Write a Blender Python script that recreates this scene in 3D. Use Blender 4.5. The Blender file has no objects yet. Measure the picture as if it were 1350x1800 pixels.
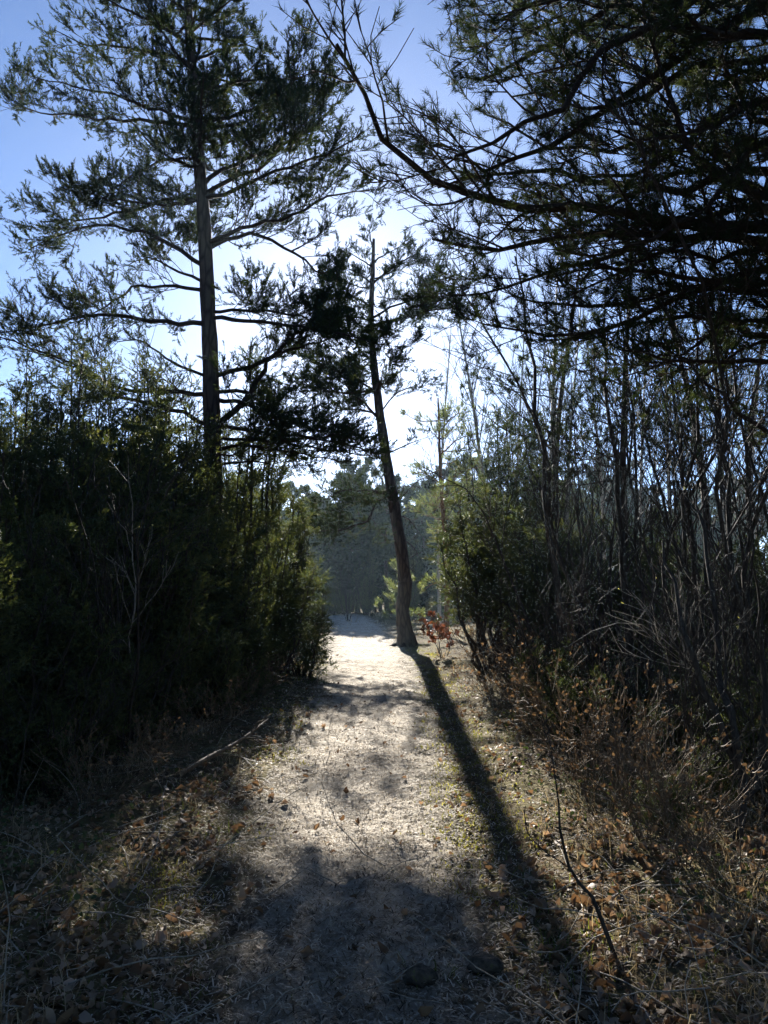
import bpy, math
import numpy as np
from mathutils import Vector

RAD = math.radians
rng = np.random.default_rng(11)
SC = bpy.context.scene
COL = SC.collection

# ------------------------------------------------------------------ camera
EYE = 1.6
PITCH = RAD(5.9)
FPX, CX, CY = 1350.0, 675.0, 900.0
cam_data = bpy.data.cameras.new('camera')
cam_data.sensor_fit = 'VERTICAL'
cam_data.sensor_height = 36.0
cam_data.sensor_width = 27.0
cam_data.lens = 27.0
cam_data.clip_start = 0.05
cam_data.clip_end = 3000
cam = bpy.data.objects.new('camera', cam_data)
cam.location = (0, 0, EYE)
cam.rotation_euler = (math.pi / 2 + PITCH, 0, 0)
COL.objects.link(cam)
SC.camera = cam

# ------------------------------------------------------------------ sky, sun, exposure
SUN_EL, SUN_AZ = RAD(20.9), RAD(-2.8)          # azimuth from +Y towards +X
world = bpy.data.worlds.new('World')
SC.world = world
world.use_nodes = True
wn = world.node_tree
wn.nodes.clear()
sky = wn.nodes.new('ShaderNodeTexSky')
sky.sky_type = 'NISHITA'
sky.sun_disc = False
sky.sun_elevation = SUN_EL
sky.sun_rotation = SUN_AZ
sky.altitude = 20
sky.air_density = 0.6
sky.dust_density = 0.27
sky.ozone_density = 4.5
bg = wn.nodes.new('ShaderNodeBackground')
bg.inputs['Strength'].default_value = 0.05
wo = wn.nodes.new('ShaderNodeOutputWorld')
wn.links.new(sky.outputs[0], bg.inputs[0])
wn.links.new(bg.outputs[0], wo.inputs[0])

sun_data = bpy.data.lights.new('sun', 'SUN')
sun_data.energy = 5.0
sun_data.angle = RAD(0.5)
sun_data.color = (1.0, 0.95, 0.87)
sun = bpy.data.objects.new('sun', sun_data)
sd = Vector((math.sin(SUN_AZ) * math.cos(SUN_EL), math.cos(SUN_AZ) * math.cos(SUN_EL), math.sin(SUN_EL)))
sun.rotation_euler = sd.to_track_quat('Z', 'Y').to_euler()
sun.location = (0, 0, 40)
COL.objects.link(sun)

SC.render.filter_size = 1.2
SC.view_settings.view_transform = 'Standard'
SC.view_settings.look = 'None'
SC.view_settings.gamma = 1.0
SC.view_settings.use_curve_mapping = False
SC.view_settings.exposure = 2.1

cy = SC.cycles
cy.max_bounces = 3
cy.diffuse_bounces = 1
cy.use_adaptive_sampling = True
cy.adaptive_threshold = 0.03
cy.glossy_bounces = 1
cy.transmission_bounces = 2
cy.volume_bounces = 0
cy.transparent_max_bounces = 4
cy.caustics_reflective = False
cy.caustics_refractive = False
cy.use_denoising = True
try:
    cy.denoiser = 'OPENIMAGEDENOISE'
    cy.denoising_input_passes = 'RGB_ALBEDO_NORMAL'
    cy.denoising_prefilter = 'ACCURATE'
except Exception:
    pass
cy.sample_clamp_indirect = 2.0

# ------------------------------------------------------------------ helpers: picture to place
CP, SP = math.cos(PITCH), math.sin(PITCH)
def at(px, py, Y):
    dx, dy = (px - CX) / FPX, (CY - py) / FPX
    d = np.array([dx, CP - dy * SP, SP + dy * CP])
    s = Y / d[1]
    return np.array([d[0] * s, Y, EYE + d[2] * s])
def gnd(px, py):
    dx, dy = (px - CX) / FPX, (CY - py) / FPX
    d = np.array([dx, CP - dy * SP, SP + dy * CP])
    s = -EYE / d[2]
    return np.array([d[0] * s, d[1] * s, 0.0])

_py = np.array([-6, 2.6, 6, 13.5, 24, 36, 50, 70])
_pc = np.array([0.05, -0.07, -0.22, -0.2, -0.55, -1.2, -2.4, -5.0])
_ph = np.array([0.6, 0.62, 0.78, 1.05, 1.4, 1.6, 1.7, 1.8])
def path_c(y): return np.interp(y, _py, _pc)
def path_h(y): return np.interp(y, _py, _ph)
def wob(x, y, s, o=0.0):
    return (np.sin(x * 1.3 * s + 0.7 * y * s + o) + np.sin(y * 1.7 * s - 0.9 * x * s + 2.1 + o) + np.sin((x + y) * 2.9 * s + 4.0 * o)) / 3
def terrain(x, y):
    x = np.asarray(x, float); y = np.asarray(y, float)
    d = np.abs(x - path_c(y)) - path_h(y)
    bank = 1 / (1 + np.exp(-(d - 0.35) * 5.0))
    near = np.clip(1.2 - np.abs(y - 8) / 60, 0.15, 1)
    h = bank * (0.10 + 0.07 * wob(x, y, 1.1)) + 0.025 * wob(x, y, 2.7, 1.0) + 0.05 * wob(x, y, 0.23, 0.4)
    h = h + bank * 0.02 * wob(x, y, 6.0, 2.0)
    rise = np.clip((y - 62) / 28, 0, 1)
    return h * near - 0.02 + 2.6 * rise * rise * (3 - 2 * rise)

# ------------------------------------------------------------------ helpers: mesh buffers
def unit(v): return v / (np.linalg.norm(v, axis=-1, keepdims=True) + 1e-12)

class Buf:
    def __init__(s):
        s.v, s.f4, s.f3, s.r, s.n = [], [], [], [], 0
    def add(s, v, f4=None, f3=None, r=None):
        v = np.asarray(v, np.float32).reshape(-1, 3)
        if f4 is not None and len(f4): s.f4.append(np.asarray(f4, np.int32) + s.n)
        if f3 is not None and len(f3): s.f3.append(np.asarray(f3, np.int32) + s.n)
        s.r.append(np.full(len(v), 0.5, np.float32) if r is None else np.asarray(r, np.float32))
        s.v.append(v); s.n += len(v)
    def mesh(s, name, mat, smooth=False):
        me = bpy.data.meshes.new(name)
        v = np.concatenate(s.v)
        f4 = np.concatenate(s.f4) if s.f4 else np.zeros((0, 4), np.int32)
        f3 = np.concatenate(s.f3) if s.f3 else np.zeros((0, 3), np.int32)
        me.vertices.add(len(v)); me.vertices.foreach_set('co', v.ravel())
        me.loops.add(f4.size + f3.size)
        me.loops.foreach_set('vertex_index', np.concatenate([f4.ravel(), f3.ravel()]))
        me.polygons.add(len(f4) + len(f3))
        st = np.concatenate([np.arange(len(f4)) * 4, f4.size + np.arange(len(f3)) * 3]).astype(np.int32)
        me.polygons.foreach_set('loop_start', st)
        me.polygons.foreach_set('use_smooth', np.full(len(st), smooth))
        at_ = me.attributes.new('rnd', 'FLOAT', 'POINT')
        at_.data.foreach_set('value', np.concatenate(s.r))
        me.update(calc_edges=True)
        me.materials.append(mat)
        return me
    def build(s, name, mat, parent=None, smooth=False):
        if not s.v: return None
        return link(name, s.mesh(name, mat, smooth), parent)

def link(name, me, parent=None):
    o = bpy.data.objects.new(name, me)
    COL.objects.link(o)
    if parent is not None: o.parent = parent
    return o
def tag(o, label=None, cat=None, group=None, kind=None):
    if label: o['label'] = label
    if cat: o['category'] = cat
    if group: o['group'] = group
    if kind: o['kind'] = kind
    return o
def empty(name, loc=(0, 0, 0), rz=0.0, s=1.0):
    o = bpy.data.objects.new(name, None)
    o.location = loc; o.rotation_euler = (0, 0, rz)
    o.scale = (s, s, s) if np.isscalar(s) else s
    o.empty_display_size = 0.1
    COL.objects.link(o)
    return o
KIDS = {}
def remember(root):
    bpy.context.view_layer.update()
    KIDS[root.name] = [(c, list(c.children)) for c in root.children]
    return root
USED = set()
def place(proto, loc, rz=0.0, s=1.0, label=None, cat=None, group=None, tilt=(0, 0)):
    """first call moves the prototype itself, later calls copy it with its parts and sub-parts"""
    if proto.name in USED:
        o = proto.copy(); COL.objects.link(o)
        for ch, subs in KIDS[proto.name]:
            c = ch.copy(); COL.objects.link(c); c.parent = o
            for g in subs:
                d = g.copy(); COL.objects.link(d); d.parent = c
        if 'group' in o and not group: del o['group']
    else:
        o = proto; USED.add(proto.name)
    o.location = loc; o.rotation_euler = (tilt[0], tilt[1], rz)
    o.scale = (s, s, s) if np.isscalar(s) else s
    tag(o, label, cat, group)
    return o

def tubes(buf, P, R, sides=4, rnd=None, lump=0.0):
    P = np.asarray(P, float); R = np.asarray(R, float)
    N, K, _ = P.shape
    t = np.gradient(P, axis=1); t = unit(t)
    ref = np.array([0.31, 0.52, 0.79]); n = unit(np.cross(t, ref)); b = np.cross(t, n)
    a = np.arange(sides) * 2 * math.pi / sides
    rr = R[:, :, None] * (1 + (lump * rng.standard_normal((N, K, sides)) if lump else 0))
    V = P[:, :, None, :] + rr[..., None] * (np.cos(a)[None, None, :, None] * n[:, :, None, :] + np.sin(a)[None, None, :, None] * b[:, :, None, :])
    idx = np.arange(N * K * sides).reshape(N, K, sides)
    i0 = idx[:, :-1, :]; i1 = idx[:, 1:, :]
    f = np.stack([i0, np.roll(i0, -1, 2), np.roll(i1, -1, 2), i1], -1).reshape(-1, 4)
    r = np.repeat(rng.random(N) if rnd is None else rnd, K * sides)
    buf.add(V.reshape(-1, 3), f4=f, r=r)

def resample(pts, K):
    """smooth curve through the points"""
    p = np.asarray(pts, float)
    if len(p) == 2: return p[0] + (p[1] - p[0]) * np.linspace(0, 1, K)[:, None]
    q = np.vstack([2 * p[0] - p[1], p, 2 * p[-1] - p[-2]])
    out = []
    d = np.concatenate([[0], np.cumsum(np.linalg.norm(np.diff(p, axis=0), axis=1))]); d /= d[-1]
    for u in np.linspace(0, 1, K):
        i = min(np.searchsorted(d, u, side='right') - 1, len(p) - 2)
        s = (u - d[i]) / (d[i + 1] - d[i] + 1e-9)
        a, b_, c, e = q[i], q[i + 1], q[i + 2], q[i + 3]
        out.append(0.5 * (2 * b_ + (c - a) * s + (2 * a - 5 * b_ + 4 * c - e) * s * s + (3 * b_ - a - 3 * c + e) * s ** 3))
    return np.array(out)

def lens(P): return np.linalg.norm(np.diff(P, axis=1), axis=2).sum(1)

def grow(P, per, t0, t1, length, ang, up=0.0, wig=0.15, K=5, flat=1.0, trop=0.0, tpow=1.0):
    """child polylines on parent polylines; per = count per parent, length(t, parent_length) -> array"""
    N, KP, _ = P.shape
    per = np.full(N, per) if np.isscalar(per) else np.asarray(per, int)
    idx = np.repeat(np.arange(N), per)
    M = len(idx)
    if M == 0: return np.zeros((0, K, 3)), np.zeros(0), idx
    t = t0 + (t1 - t0) * rng.random(M) ** tpow
    u = t * (KP - 1); i = np.minimum(u.astype(int), KP - 2); f = (u - i)[:, None]
    a, b = P[idx, i], P[idx, i + 1]
    pos = a + (b - a) * f; tan = unit(b - a)
    rv = rng.standard_normal((M, 3)); rv[:, 2] *= flat
    perp = unit(rv - (rv * tan).sum(1, keepdims=True) * tan)
    if flat < 1: perp[:, 2] *= flat; perp = unit(perp)
    an = rng.uniform(ang[0], ang[1], M)[:, None]
    d = unit(tan * np.cos(an) + perp * np.sin(an) + np.array([0, 0, up]))
    L = length(t, lens(P)[idx]) * rng.uniform(0.6, 1.25, M)
    out = np.zeros((M, K, 3)); out[:, 0] = pos
    for k in range(1, K):
        d = unit(d + wig * rng.standard_normal((M, 3)) + np.array([0, 0, trop]))
        out[:, k] = out[:, k - 1] + d * (L / (K - 1))[:, None]
    return out, t, idx

def taper(N, K, r0, r1):
    r0 = np.broadcast_to(r0, (N,)); r1 = np.broadcast_to(r1, (N,))
    return r0[:, None] + (r1 - r0)[:, None] * np.linspace(0, 1, K)[None, :]

def shoots_on(P, per, t0=0.4, t1=1.0, up=0.3, spread=0.5):
    """positions and directions of leafy shoots on polylines"""
    N, K, _ = P.shape
    per = np.full(N, per) if np.isscalar(per) else np.asarray(per, int)
    idx = np.repeat(np.arange(N), per); M = len(idx)
    t = rng.uniform(t0, t1, M)
    u = t * (K - 1); i = np.minimum(u.astype(int), K - 2); f = (u - i)[:, None]
    a, b = P[idx, i], P[idx, i + 1]
    d = unit(unit(b - a) + spread * rng.standard_normal((M, 3)) + np.array([0, 0, up]))
    return a + (b - a) * f, d

def brush(buf, pos, d, shoot, nper, nlen, width, theta=(0.55, 1.25), base=0.0):
    """needle tufts: nper thin triangles around every shoot"""
    M = len(pos)
    if M == 0: return
    L = shoot * rng.uniform(0.6, 1.3, M)
    u = np.tile(np.linspace(base, 1, nper), (M, 1)) ** 0.8
    ref = unit(rng.standard_normal((M, 3)))
    n = unit(np.cross(d, ref)); b = np.cross(d, n)
    ph = rng.uniform(0, 6.283, (M, nper))
    th = rng.uniform(theta[0], theta[1], (M, nper)) * (1.05 - 0.45 * u)
    rad = np.cos(ph)[..., None] * n[:, None] + np.sin(ph)[..., None] * b[:, None]
    nd = d[:, None] * np.cos(th)[..., None] + rad * np.sin(th)[..., None]
    p0 = pos[:, None] + d[:, None] * (u * L[:, None])[..., None]
    nl = nlen * rng.uniform(0.65, 1.2, (M, nper))
    side = unit(np.cross(nd, rng.standard_normal((M, nper, 3)))) * (width / 2)
    V = np.stack([p0 - side, p0 + side, p0 + nd * nl[..., None]], 2)
    f = np.arange(M * nper * 3).reshape(-1, 3)
    buf.add(V.reshape(-1, 3), f3=f, r=np.repeat(rng.random(M), nper * 3))

def reseed(k):
    global rng
    rng = np.random.default_rng(k)

# ------------------------------------------------------------------ materials
def mat(name, nodes):
    m = bpy.data.materials.new(name)
    m.use_nodes = True
    nt = m.node_tree; nt.nodes.clear()
    out = nt.nodes.new('ShaderNodeOutputMaterial')
    sh = nodes(nt)
    nt.links.new(sh, out.inputs['Surface'])
    return m
def ramp(nt, fac, stops):
    r = nt.nodes.new('ShaderNodeValToRGB')
    e = r.color_ramp.elements
    while len(e) < len(stops): e.new(0.5)
    for k, (p, c) in enumerate(stops):
        e[k].position = p; e[k].color = (*c, 1)
    nt.links.new(fac, r.inputs[0])
    return r.outputs[0]
def rnd_attr(nt):
    a = nt.nodes.new('ShaderNodeAttribute'); a.attribute_name = 'rnd'
    return a.outputs['Fac']
def noise(nt, scale, detail=3, vec=None, rough=0.6):
    n = nt.nodes.new('ShaderNodeTexNoise')
    n.inputs['Scale'].default_value = scale; n.inputs['Detail'].default_value = detail
    n.inputs['Roughness'].default_value = rough
    if vec is None:
        g = nt.nodes.new('ShaderNodeNewGeometry'); vec = g.outputs['Position']
    nt.links.new(vec, n.inputs['Vector'])
    return n.outputs['Fac']
def mathn(nt, op, a, b):
    n = nt.nodes.new('ShaderNodeMath'); n.operation = op
    for k, x in enumerate((a, b)):
        if isinstance(x, (int, float)): n.inputs[k].default_value = x
        else: nt.links.new(x, n.inputs[k])
    return n.outputs[0]
def princ(nt, col, rough=0.7, spec=0.3, bump=None, bstr=0.5, bdist=0.02):
    p = nt.nodes.new('ShaderNodeBsdfPrincipled')
    if isinstance(col, tuple): p.inputs['Base Color'].default_value = (*col, 1)
    else: nt.links.new(col, p.inputs['Base Color'])
    p.inputs['Roughness'].default_value = rough
    p.inputs['Specular IOR Level'].default_value = spec
    if bump is not None:
        b = nt.nodes.new('ShaderNodeBump')
        b.inputs['Strength'].default_value = bstr; b.inputs['Distance'].default_value = bdist
        nt.links.new(bump, b.inputs['Height']); nt.links.new(b.outputs[0], p.inputs['Normal'])
    return p.outputs[0]
def leafy(name, stops, trans=0.35, rough=0.5, spec=0.3, tcol=None, nscale=0.9):
    def f(nt):
        fac = mathn(nt, 'ADD', mathn(nt, 'MULTIPLY', rnd_attr(nt), 0.6), mathn(nt, 'MULTIPLY', noise(nt, nscale, 2), 0.4))
        c = ramp(nt, fac, stops)
        p = princ(nt, c, rough, spec)
        t = nt.nodes.new('ShaderNodeBsdfTranslucent')
        mx = nt.nodes.new('ShaderNodeMix'); mx.data_type = 'RGBA'; mx.blend_type = 'MULTIPLY'
        mx.inputs[0].default_value = 1.0
        nt.links.new(c, mx.inputs[6]); mx.inputs[7].default_value = (*(tcol or (1.6, 1.5, 0.8)), 1)
        nt.links.new(mx.outputs[2], t.inputs[0])
        s = nt.nodes.new('ShaderNodeMixShader'); s.inputs[0].default_value = trans
        nt.links.new(p, s.inputs[1]); nt.links.new(t.outputs[0], s.inputs[2])
        return s.outputs[0]
    return mat(name, f)
def barky(name, stops, scale=8.0, zs=0.25, bstr=0.8, bdist=0.02, rough=0.85):
    def f(nt):
        tc = nt.nodes.new('ShaderNodeTexCoord'); mp = nt.nodes.new('ShaderNodeMapping')
        mp.inputs['Scale'].default_value = (1, 1, zs)
        nt.links.new(tc.outputs['Object'], mp.inputs[0])
        v = nt.nodes.new('ShaderNodeTexVoronoi'); v.feature = 'DISTANCE_TO_EDGE'; v.inputs['Scale'].default_value = scale
        nt.links.new(mp.outputs[0], v.inputs['Vector'])
        n = noise(nt, scale * 3, 4, mp.outputs[0])
        h = mathn(nt, 'ADD', mathn(nt, 'MINIMUM', v.outputs['Distance'], 0.2), mathn(nt, 'MULTIPLY', n, 0.25))
        c = ramp(nt, h, stops)
        return princ(nt, c, rough, 0.06, h, bstr, bdist)
    return mat(name, f)

M = {}
M['pine'] = leafy('pine_needles', [(0.2, (0.016, 0.026, 0.015)), (0.55, (0.027, 0.042, 0.020)), (0.85, (0.052, 0.062, 0.026))], 0.28, 0.7, 0.05)
M['juniper'] = leafy('juniper_needles', [(0.2, (0.035, 0.052, 0.026)), (0.5, (0.065, 0.085, 0.036)), (0.85, (0.105, 0.11, 0.045))], 0.33, 0.6, 0.12)
M['young_pine'] = leafy('young_pine_needles', [(0.2, (0.07, 0.10, 0.05)), (0.8, (0.14, 0.16, 0.07))], 0.5)
M['bark'] = barky('pine_bark', [(0.05, (0.014, 0.011, 0.009)), (0.2, (0.05, 0.037, 0.03)), (0.4, (0.10, 0.072, 0.055))], 9.0, 0.22)
M['limb'] = barky('limb_bark', [(0.05, (0.018, 0.014, 0.012)), (0.3, (0.05, 0.037, 0.028))], 22.0, 1.0, 0.5, 0.01)
M['orange_bark'] = barky('orange_pine_bark', [(0.05, (0.08, 0.04, 0.02)), (0.25, (0.16, 0.085, 0.045)), (0.45, (0.22, 0.13, 0.075))], 12.0, 0.4)
M['twig'] = barky('shrub_bark', [(0.05, (0.02, 0.016, 0.013)), (0.3, (0.06, 0.05, 0.042))], 30.0, 0.3, 0.4, 0.005, 0.7)
M['pale_twig'] = barky('pale_bark', [(0.05, (0.14, 0.12, 0.09)), (0.3, (0.32, 0.28, 0.22))], 30.0, 0.3, 0.3, 0.005, 0.55)
M['birch'] = barky('birch_bark', [(0.03, (0.10, 0.085, 0.07)), (0.12, (0.30, 0.25, 0.19)), (0.4, (0.45, 0.39, 0.31))], 9.0, 1.6, 0.3, 0.006, 0.6)
M['dead_leaf'] = leafy('dead_leaves', [(0.15, (0.09, 0.055, 0.03)), (0.45, (0.20, 0.14, 0.085)), (0.75, (0.36, 0.28, 0.20)), (0.95, (0.46, 0.40, 0.32))], 0.25, 0.65, 0.15, (1.3, 1.0, 0.7), 0.8)
M['brown_leaf'] = leafy('brown_leaves', [(0.2, (0.07, 0.045, 0.028)), (0.8, (0.20, 0.14, 0.085))], 0.25, 0.7, 0.1, (1.2, 1.0, 0.7))
M['brown_twig'] = barky('brown_stems', [(0.05, (0.05, 0.038, 0.026)), (0.3, (0.16, 0.12, 0.08))], 30.0, 0.3, 0.3, 0.005, 0.7)
M['copper'] = leafy('copper_leaves', [(0.2, (0.13, 0.06, 0.035)), (0.8, (0.23, 0.115, 0.065))], 0.2, 0.5, 0.3, (1.5, 0.9, 0.6))
M['straw'] = leafy('dry_grass', [(0.2, (0.20, 0.14, 0.075)), (0.5, (0.36, 0.285, 0.18)), (0.9, (0.48, 0.40, 0.28))], 0.3, 0.8, 0.1, (1.2, 1.1, 0.8), 1.2)
M['grass'] = leafy('green_grass', [(0.2, (0.05, 0.08, 0.02)), (0.8, (0.15, 0.17, 0.04))], 0.45, 0.5, 0.3, (1.5, 1.4, 0.6))
M['moss'] = leafy('moss', [(0.2, (0.11, 0.12, 0.025)), (0.8, (0.30, 0.28, 0.075))], 0.4, 0.7, 0.1)
M['low_leaf'] = leafy('low_shrub_leaves', [(0.2, (0.03, 0.05, 0.02)), (0.8, (0.08, 0.10, 0.04))], 0.2, 0.6, 0.1)
M['bud'] = leafy('catkin', [(0.2, (0.30, 0.30, 0.10)), (0.8, (0.55, 0.52, 0.22))], 0.5)
M['litter'] = leafy('needle_litter', [(0.25, (0.06, 0.045, 0.03)), (0.5, (0.28, 0.225, 0.155)), (0.75, (0.60, 0.54, 0.44))], 0.3, 0.7, 0.25, (1.1, 1.0, 0.8))

def ground_mat(nt):
    big = noise(nt, 0.7, 4); fine = noise(nt, 24.0, 6); mid = noise(nt, 5.0, 4)
    f = mathn(nt, 'ADD', mathn(nt, 'MULTIPLY', big, 0.35), mathn(nt, 'ADD', mathn(nt, 'MULTIPLY', mid, 0.3), mathn(nt, 'MULTIPLY', fine, 0.35)))
    c = ramp(nt, f, [(0.34, (0.035, 0.026, 0.017)), (0.46, (0.10, 0.072, 0.042)), (0.54, (0.13, 0.115, 0.055)), (0.64, (0.24, 0.185, 0.115))])
    h = mathn(nt, 'ADD', fine, mathn(nt, 'MULTIPLY', mid, 1.5))
    return princ(nt, c, 1.0, 0.03, h, 0.9, 0.05)
def path_mat(nt):
    big = noise(nt, 1.1, 4); fine = noise(nt, 75.0, 6, None, 0.8); mid = noise(nt, 9.0, 5, None, 0.7)
    f = mathn(nt, 'ADD', mathn(nt, 'MULTIPLY', big, 0.2), mathn(nt, 'ADD', mathn(nt, 'MULTIPLY', mid, 0.4), mathn(nt, 'MULTIPLY', fine, 0.4)))
    c = ramp(nt, f, [(0.34, (0.06, 0.05, 0.038)), (0.42, (0.19, 0.15, 0.105)), (0.49, (0.43, 0.37, 0.29)), (0.62, (0.62, 0.55, 0.45))])
    # trodden middle fades into litter-covered soil towards the verge
    g = ramp(nt, f, [(0.36, (0.035, 0.026, 0.017)), (0.48, (0.11, 0.08, 0.047)), (0.54, (0.14, 0.12, 0.06)), (0.64, (0.24, 0.185, 0.115))])
    e = mathn(nt, 'ADD', rnd_attr(nt), mathn(nt, 'MULTIPLY', mathn(nt, 'SUBTRACT', noise(nt, 3.5, 5, None, 0.7), 0.5), 1.6))
    e = ramp(nt, e, [(0.45, (0, 0, 0)), (0.85, (1, 1, 1))])
    mx = nt.nodes.new('ShaderNodeMix'); mx.data_type = 'RGBA'
    nt.links.new(e, mx.inputs[0]); nt.links.new(c, mx.inputs[6]); nt.links.new(g, mx.inputs[7])
    h = mathn(nt, 'ADD', fine, mathn(nt, 'MULTIPLY', mid, 2.5))
    return princ(nt, mx.outputs[2], 0.95, 0.1, h, 1.0, 0.025)
def stone_mat(nt):
    n = noise(nt, 30.0, 5)
    c = ramp(nt, n, [(0.35, (0.03, 0.026, 0.02)), (0.6, (0.11, 0.09, 0.065)), (0.7, (0.12, 0.12, 0.05))])
    return princ(nt, c, 0.9, 0.2, n, 0.8, 0.02)
M['ground'] = mat('forest_floor', ground_mat)
M['path'] = mat('trodden_path', path_mat)
M['stone'] = mat('mossy_stone', stone_mat)

# ------------------------------------------------------------------ ground and path
def axis(a, b, fine_lo, fine_hi, step, growth):
    xs = list(np.arange(fine_lo, fine_hi + 1e-6, step))
    s = step; x = fine_hi
    while x < b: s *= growth; x += s; xs.append(min(x, b))
    s = step; x = fine_lo; lo = []
    while x > a: s *= growth; x -= s; lo.append(max(x, a))
    return np.array(sorted(set(lo + xs)))
def sheet(name, X, Y, Z, m, kind='structure', r=None):
    b = Buf(); nx, ny = X.shape
    V = np.stack([X, Y, Z], -1).reshape(-1, 3)
    i = np.arange(nx * ny).reshape(nx, ny)
    f = np.stack([i[:-1, :-1], i[1:, :-1], i[1:, 1:], i[:-1, 1:]], -1).reshape(-1, 4)
    b.add(V, f4=f, r=None if r is None else r.ravel())
    return tag(b.build(name, m, None, True), kind=kind)
gx = axis(-190, 190, -5, 5, 0.11, 1.12); gy = axis(-60, 220, 1.5, 14, 0.11, 1.07)
GX, GY = np.meshgrid(gx, gy, indexing='ij')
def crest(x, y):
    """trodden surface above the terrain, 0 at the path's rim"""
    u = np.clip(np.abs(x - path_c(y)) / (path_h(y) + 0.05), 0, 1)
    soft = 1 - u ** 6
    rut = np.exp(-(((x - path_c(y)) / path_h(y) + 0.2 + 0.12 * np.sin(y * 0.9)) / 0.22) ** 2)
    return soft * (0.014 + 0.008 * wob(x, y, 5.0) + 0.006 * wob(x, y, 11.0, 0.3) + 0.005 * wob(x, y, 23.0, 1.3) - 0.016 * rut - 0.014 * np.maximum(0, wob(x, y, 3.3, 4.0) - 0.25))
def sink(x, y):
    d = np.abs(x - path_c(y)) - path_h(y)
    return 0.10 * np.clip(-(d + 0.12) / 0.25, 0, 1)
ground = sheet('ground', GX, GY, terrain(GX, GY) - sink(GX, GY), M['ground'])
py_ = np.concatenate([np.arange(-4, 2, 0.25), np.arange(2, 8, 0.024), np.arange(8, 18, 0.07), np.arange(18, 62, 0.3)])
ua = np.linspace(-1, 1, 69)
PU, PY = np.meshgrid(ua, py_, indexing='ij')
edge = 1 + 0.10 * wob(PY * 0 + np.sign(PU) * 3, PY, 2.3) + 0.06 * wob(PY * 0 + np.sign(PU), PY, 9.0)
PX = path_c(PY) + PU * (path_h(PY) + 0.06) * (1 + (edge - 1) * np.abs(PU))
PZ = terrain(PX, PY) + crest(PX, PY) - 0.012 * np.abs(PU) ** 8
PZ += (1 - np.abs(PU) ** 6) * 0.0042 * np.abs(rng.standard_normal(PX.shape)) * np.clip(PY / 6, 0.7, 2.2)
path = sheet('path', PX, PY, PZ, M['path'], 'structure', np.abs(PU))

# ------------------------------------------------------------------ pines
def fix_trunk(pts, K=26, flare=True):
    return resample(pts, K)

def make_pine(name, trunk, r0, r1, limbs, needle, bark, limb_mat, leaf_mat, dens=1.0, twigd=1.0, base=None, sides=12,
              trunk_lump=0.05, join=False, l2max=1.3):
    """limbs: list of (polyline, radius, foliage) in world space; root Empty at the trunk's foot"""
    T = resample(trunk, 34)
    root = empty(name, T[0])
    off = T[0]
    b = Buf()
    K = len(T); R = r1 + (r0 - r1) * (1 - np.linspace(0, 1, K)) ** 0.8
    R[0] *= 1.55; R[1] *= 1.18
    TT = T.copy(); TT[0, 2] -= 0.06
    tubes(b, (TT - off)[None], R[None], sides, None, trunk_lump)
    if not join:
        for k in range(6):
            a_ = 1.05 * k + rng.uniform(-0.3, 0.3); q_ = np.array([math.cos(a_), math.sin(a_), 0.0]); e_ = r0 * rng.uniform(2.0, 3.2)
            rt_ = resample([q_ * r0 * 0.5 + [0, 0, r0 * 1.7], q_ * r0 * 1.15 + [0, 0, r0 * 0.45], q_ * e_ * 0.75 + [0, 0, 0.03], q_ * e_ + [0.05, 0, -0.05]], 8)
            tubes(b, rt_[None], taper(1, 8, r0 * 0.42, r0 * 0.12), 7, None, 0.08)
    trunk_o = None if join else b.build('trunk', bark, root, True)
    leaf = Buf()
    for pts, r, fol in limbs:
        pts = [np.asarray(p_, float) for p_ in pts]
        pts[0] = np.array([np.interp(pts[0][2], T[:, 2], T[:, 0]), np.interp(pts[0][2], T[:, 2], T[:, 1]), pts[0][2]])
        L = resample(pts, 14)
        L[1:-1] += 0.015 * rng.standard_normal((12, 3)) * np.linalg.norm(L[-1] - L[0]) * 0.4
        P1 = (L - off)[None]
        ln = lens(P1)[0]
        w = b if join else Buf()
        tubes(w, P1, taper(1, 14, r, max(0.2 * r, 0.006)), 6)
        n2 = max(3, int(ln / 0.2 * twigd))
        P2, t2, _ = grow(P1, n2, 0.12, 1.0, lambda t, l: np.clip(l * 0.42 * (1.05 - 0.6 * t), 0.25, l2max), (0.5, 1.15), 0.12, 0.13, 6, 0.45, 0.06)
        tubes(w, P2, taper(len(P2), 6, np.clip(0.3 * r, 0.006, 0.02) * (1 - 0.5 * t2), 0.004), 3)
        l2 = lens(P2)
        P3, t3, _ = grow(P2, np.maximum(2, (l2 / 0.11 * twigd)).astype(int), 0.2, 1.0, lambda t, l: np.clip(l * 0.4, 0.12, 0.42), (0.4, 1.1), 0.15, 0.18, 3, 0.8, 0.08)
        tubes(w, P3, taper(len(P3), 3, 0.0055, 0.003), 3)
        if not join: w.build('branch', limb_mat, trunk_o, True)
        if fol > 0:
            keep = rng.random(len(P3)) < min(1.0, fol)
            # needles gather on the outer part of the limb
            pos, d = shoots_on(P3[keep], np.maximum(1, rng.poisson(2.6 * dens * max(1.0, fol), keep.sum())), 0.15, 1.0, 0.35, 0.4)
            brush(leaf, pos, d, *needle)
            pos, d = shoots_on(P2, np.maximum(1, int(3 * dens * fol)), 0.35, 1.0, 0.3, 0.4)
            brush(leaf, pos, d, *needle)
    if join: b.build('trunk', bark, root, True)
    leaf.build('crown', leaf_mat, root)
    return root

def limb_px(pts, Y0, dY=0.0):
    """limb drawn in the picture, turned into a place curve that leaves the trunk at depth Y0"""
    n = len(pts)
    return [at(px, py, Y0 + dY * k / (n - 1)) for k, (px, py) in enumerate(pts)]

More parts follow.
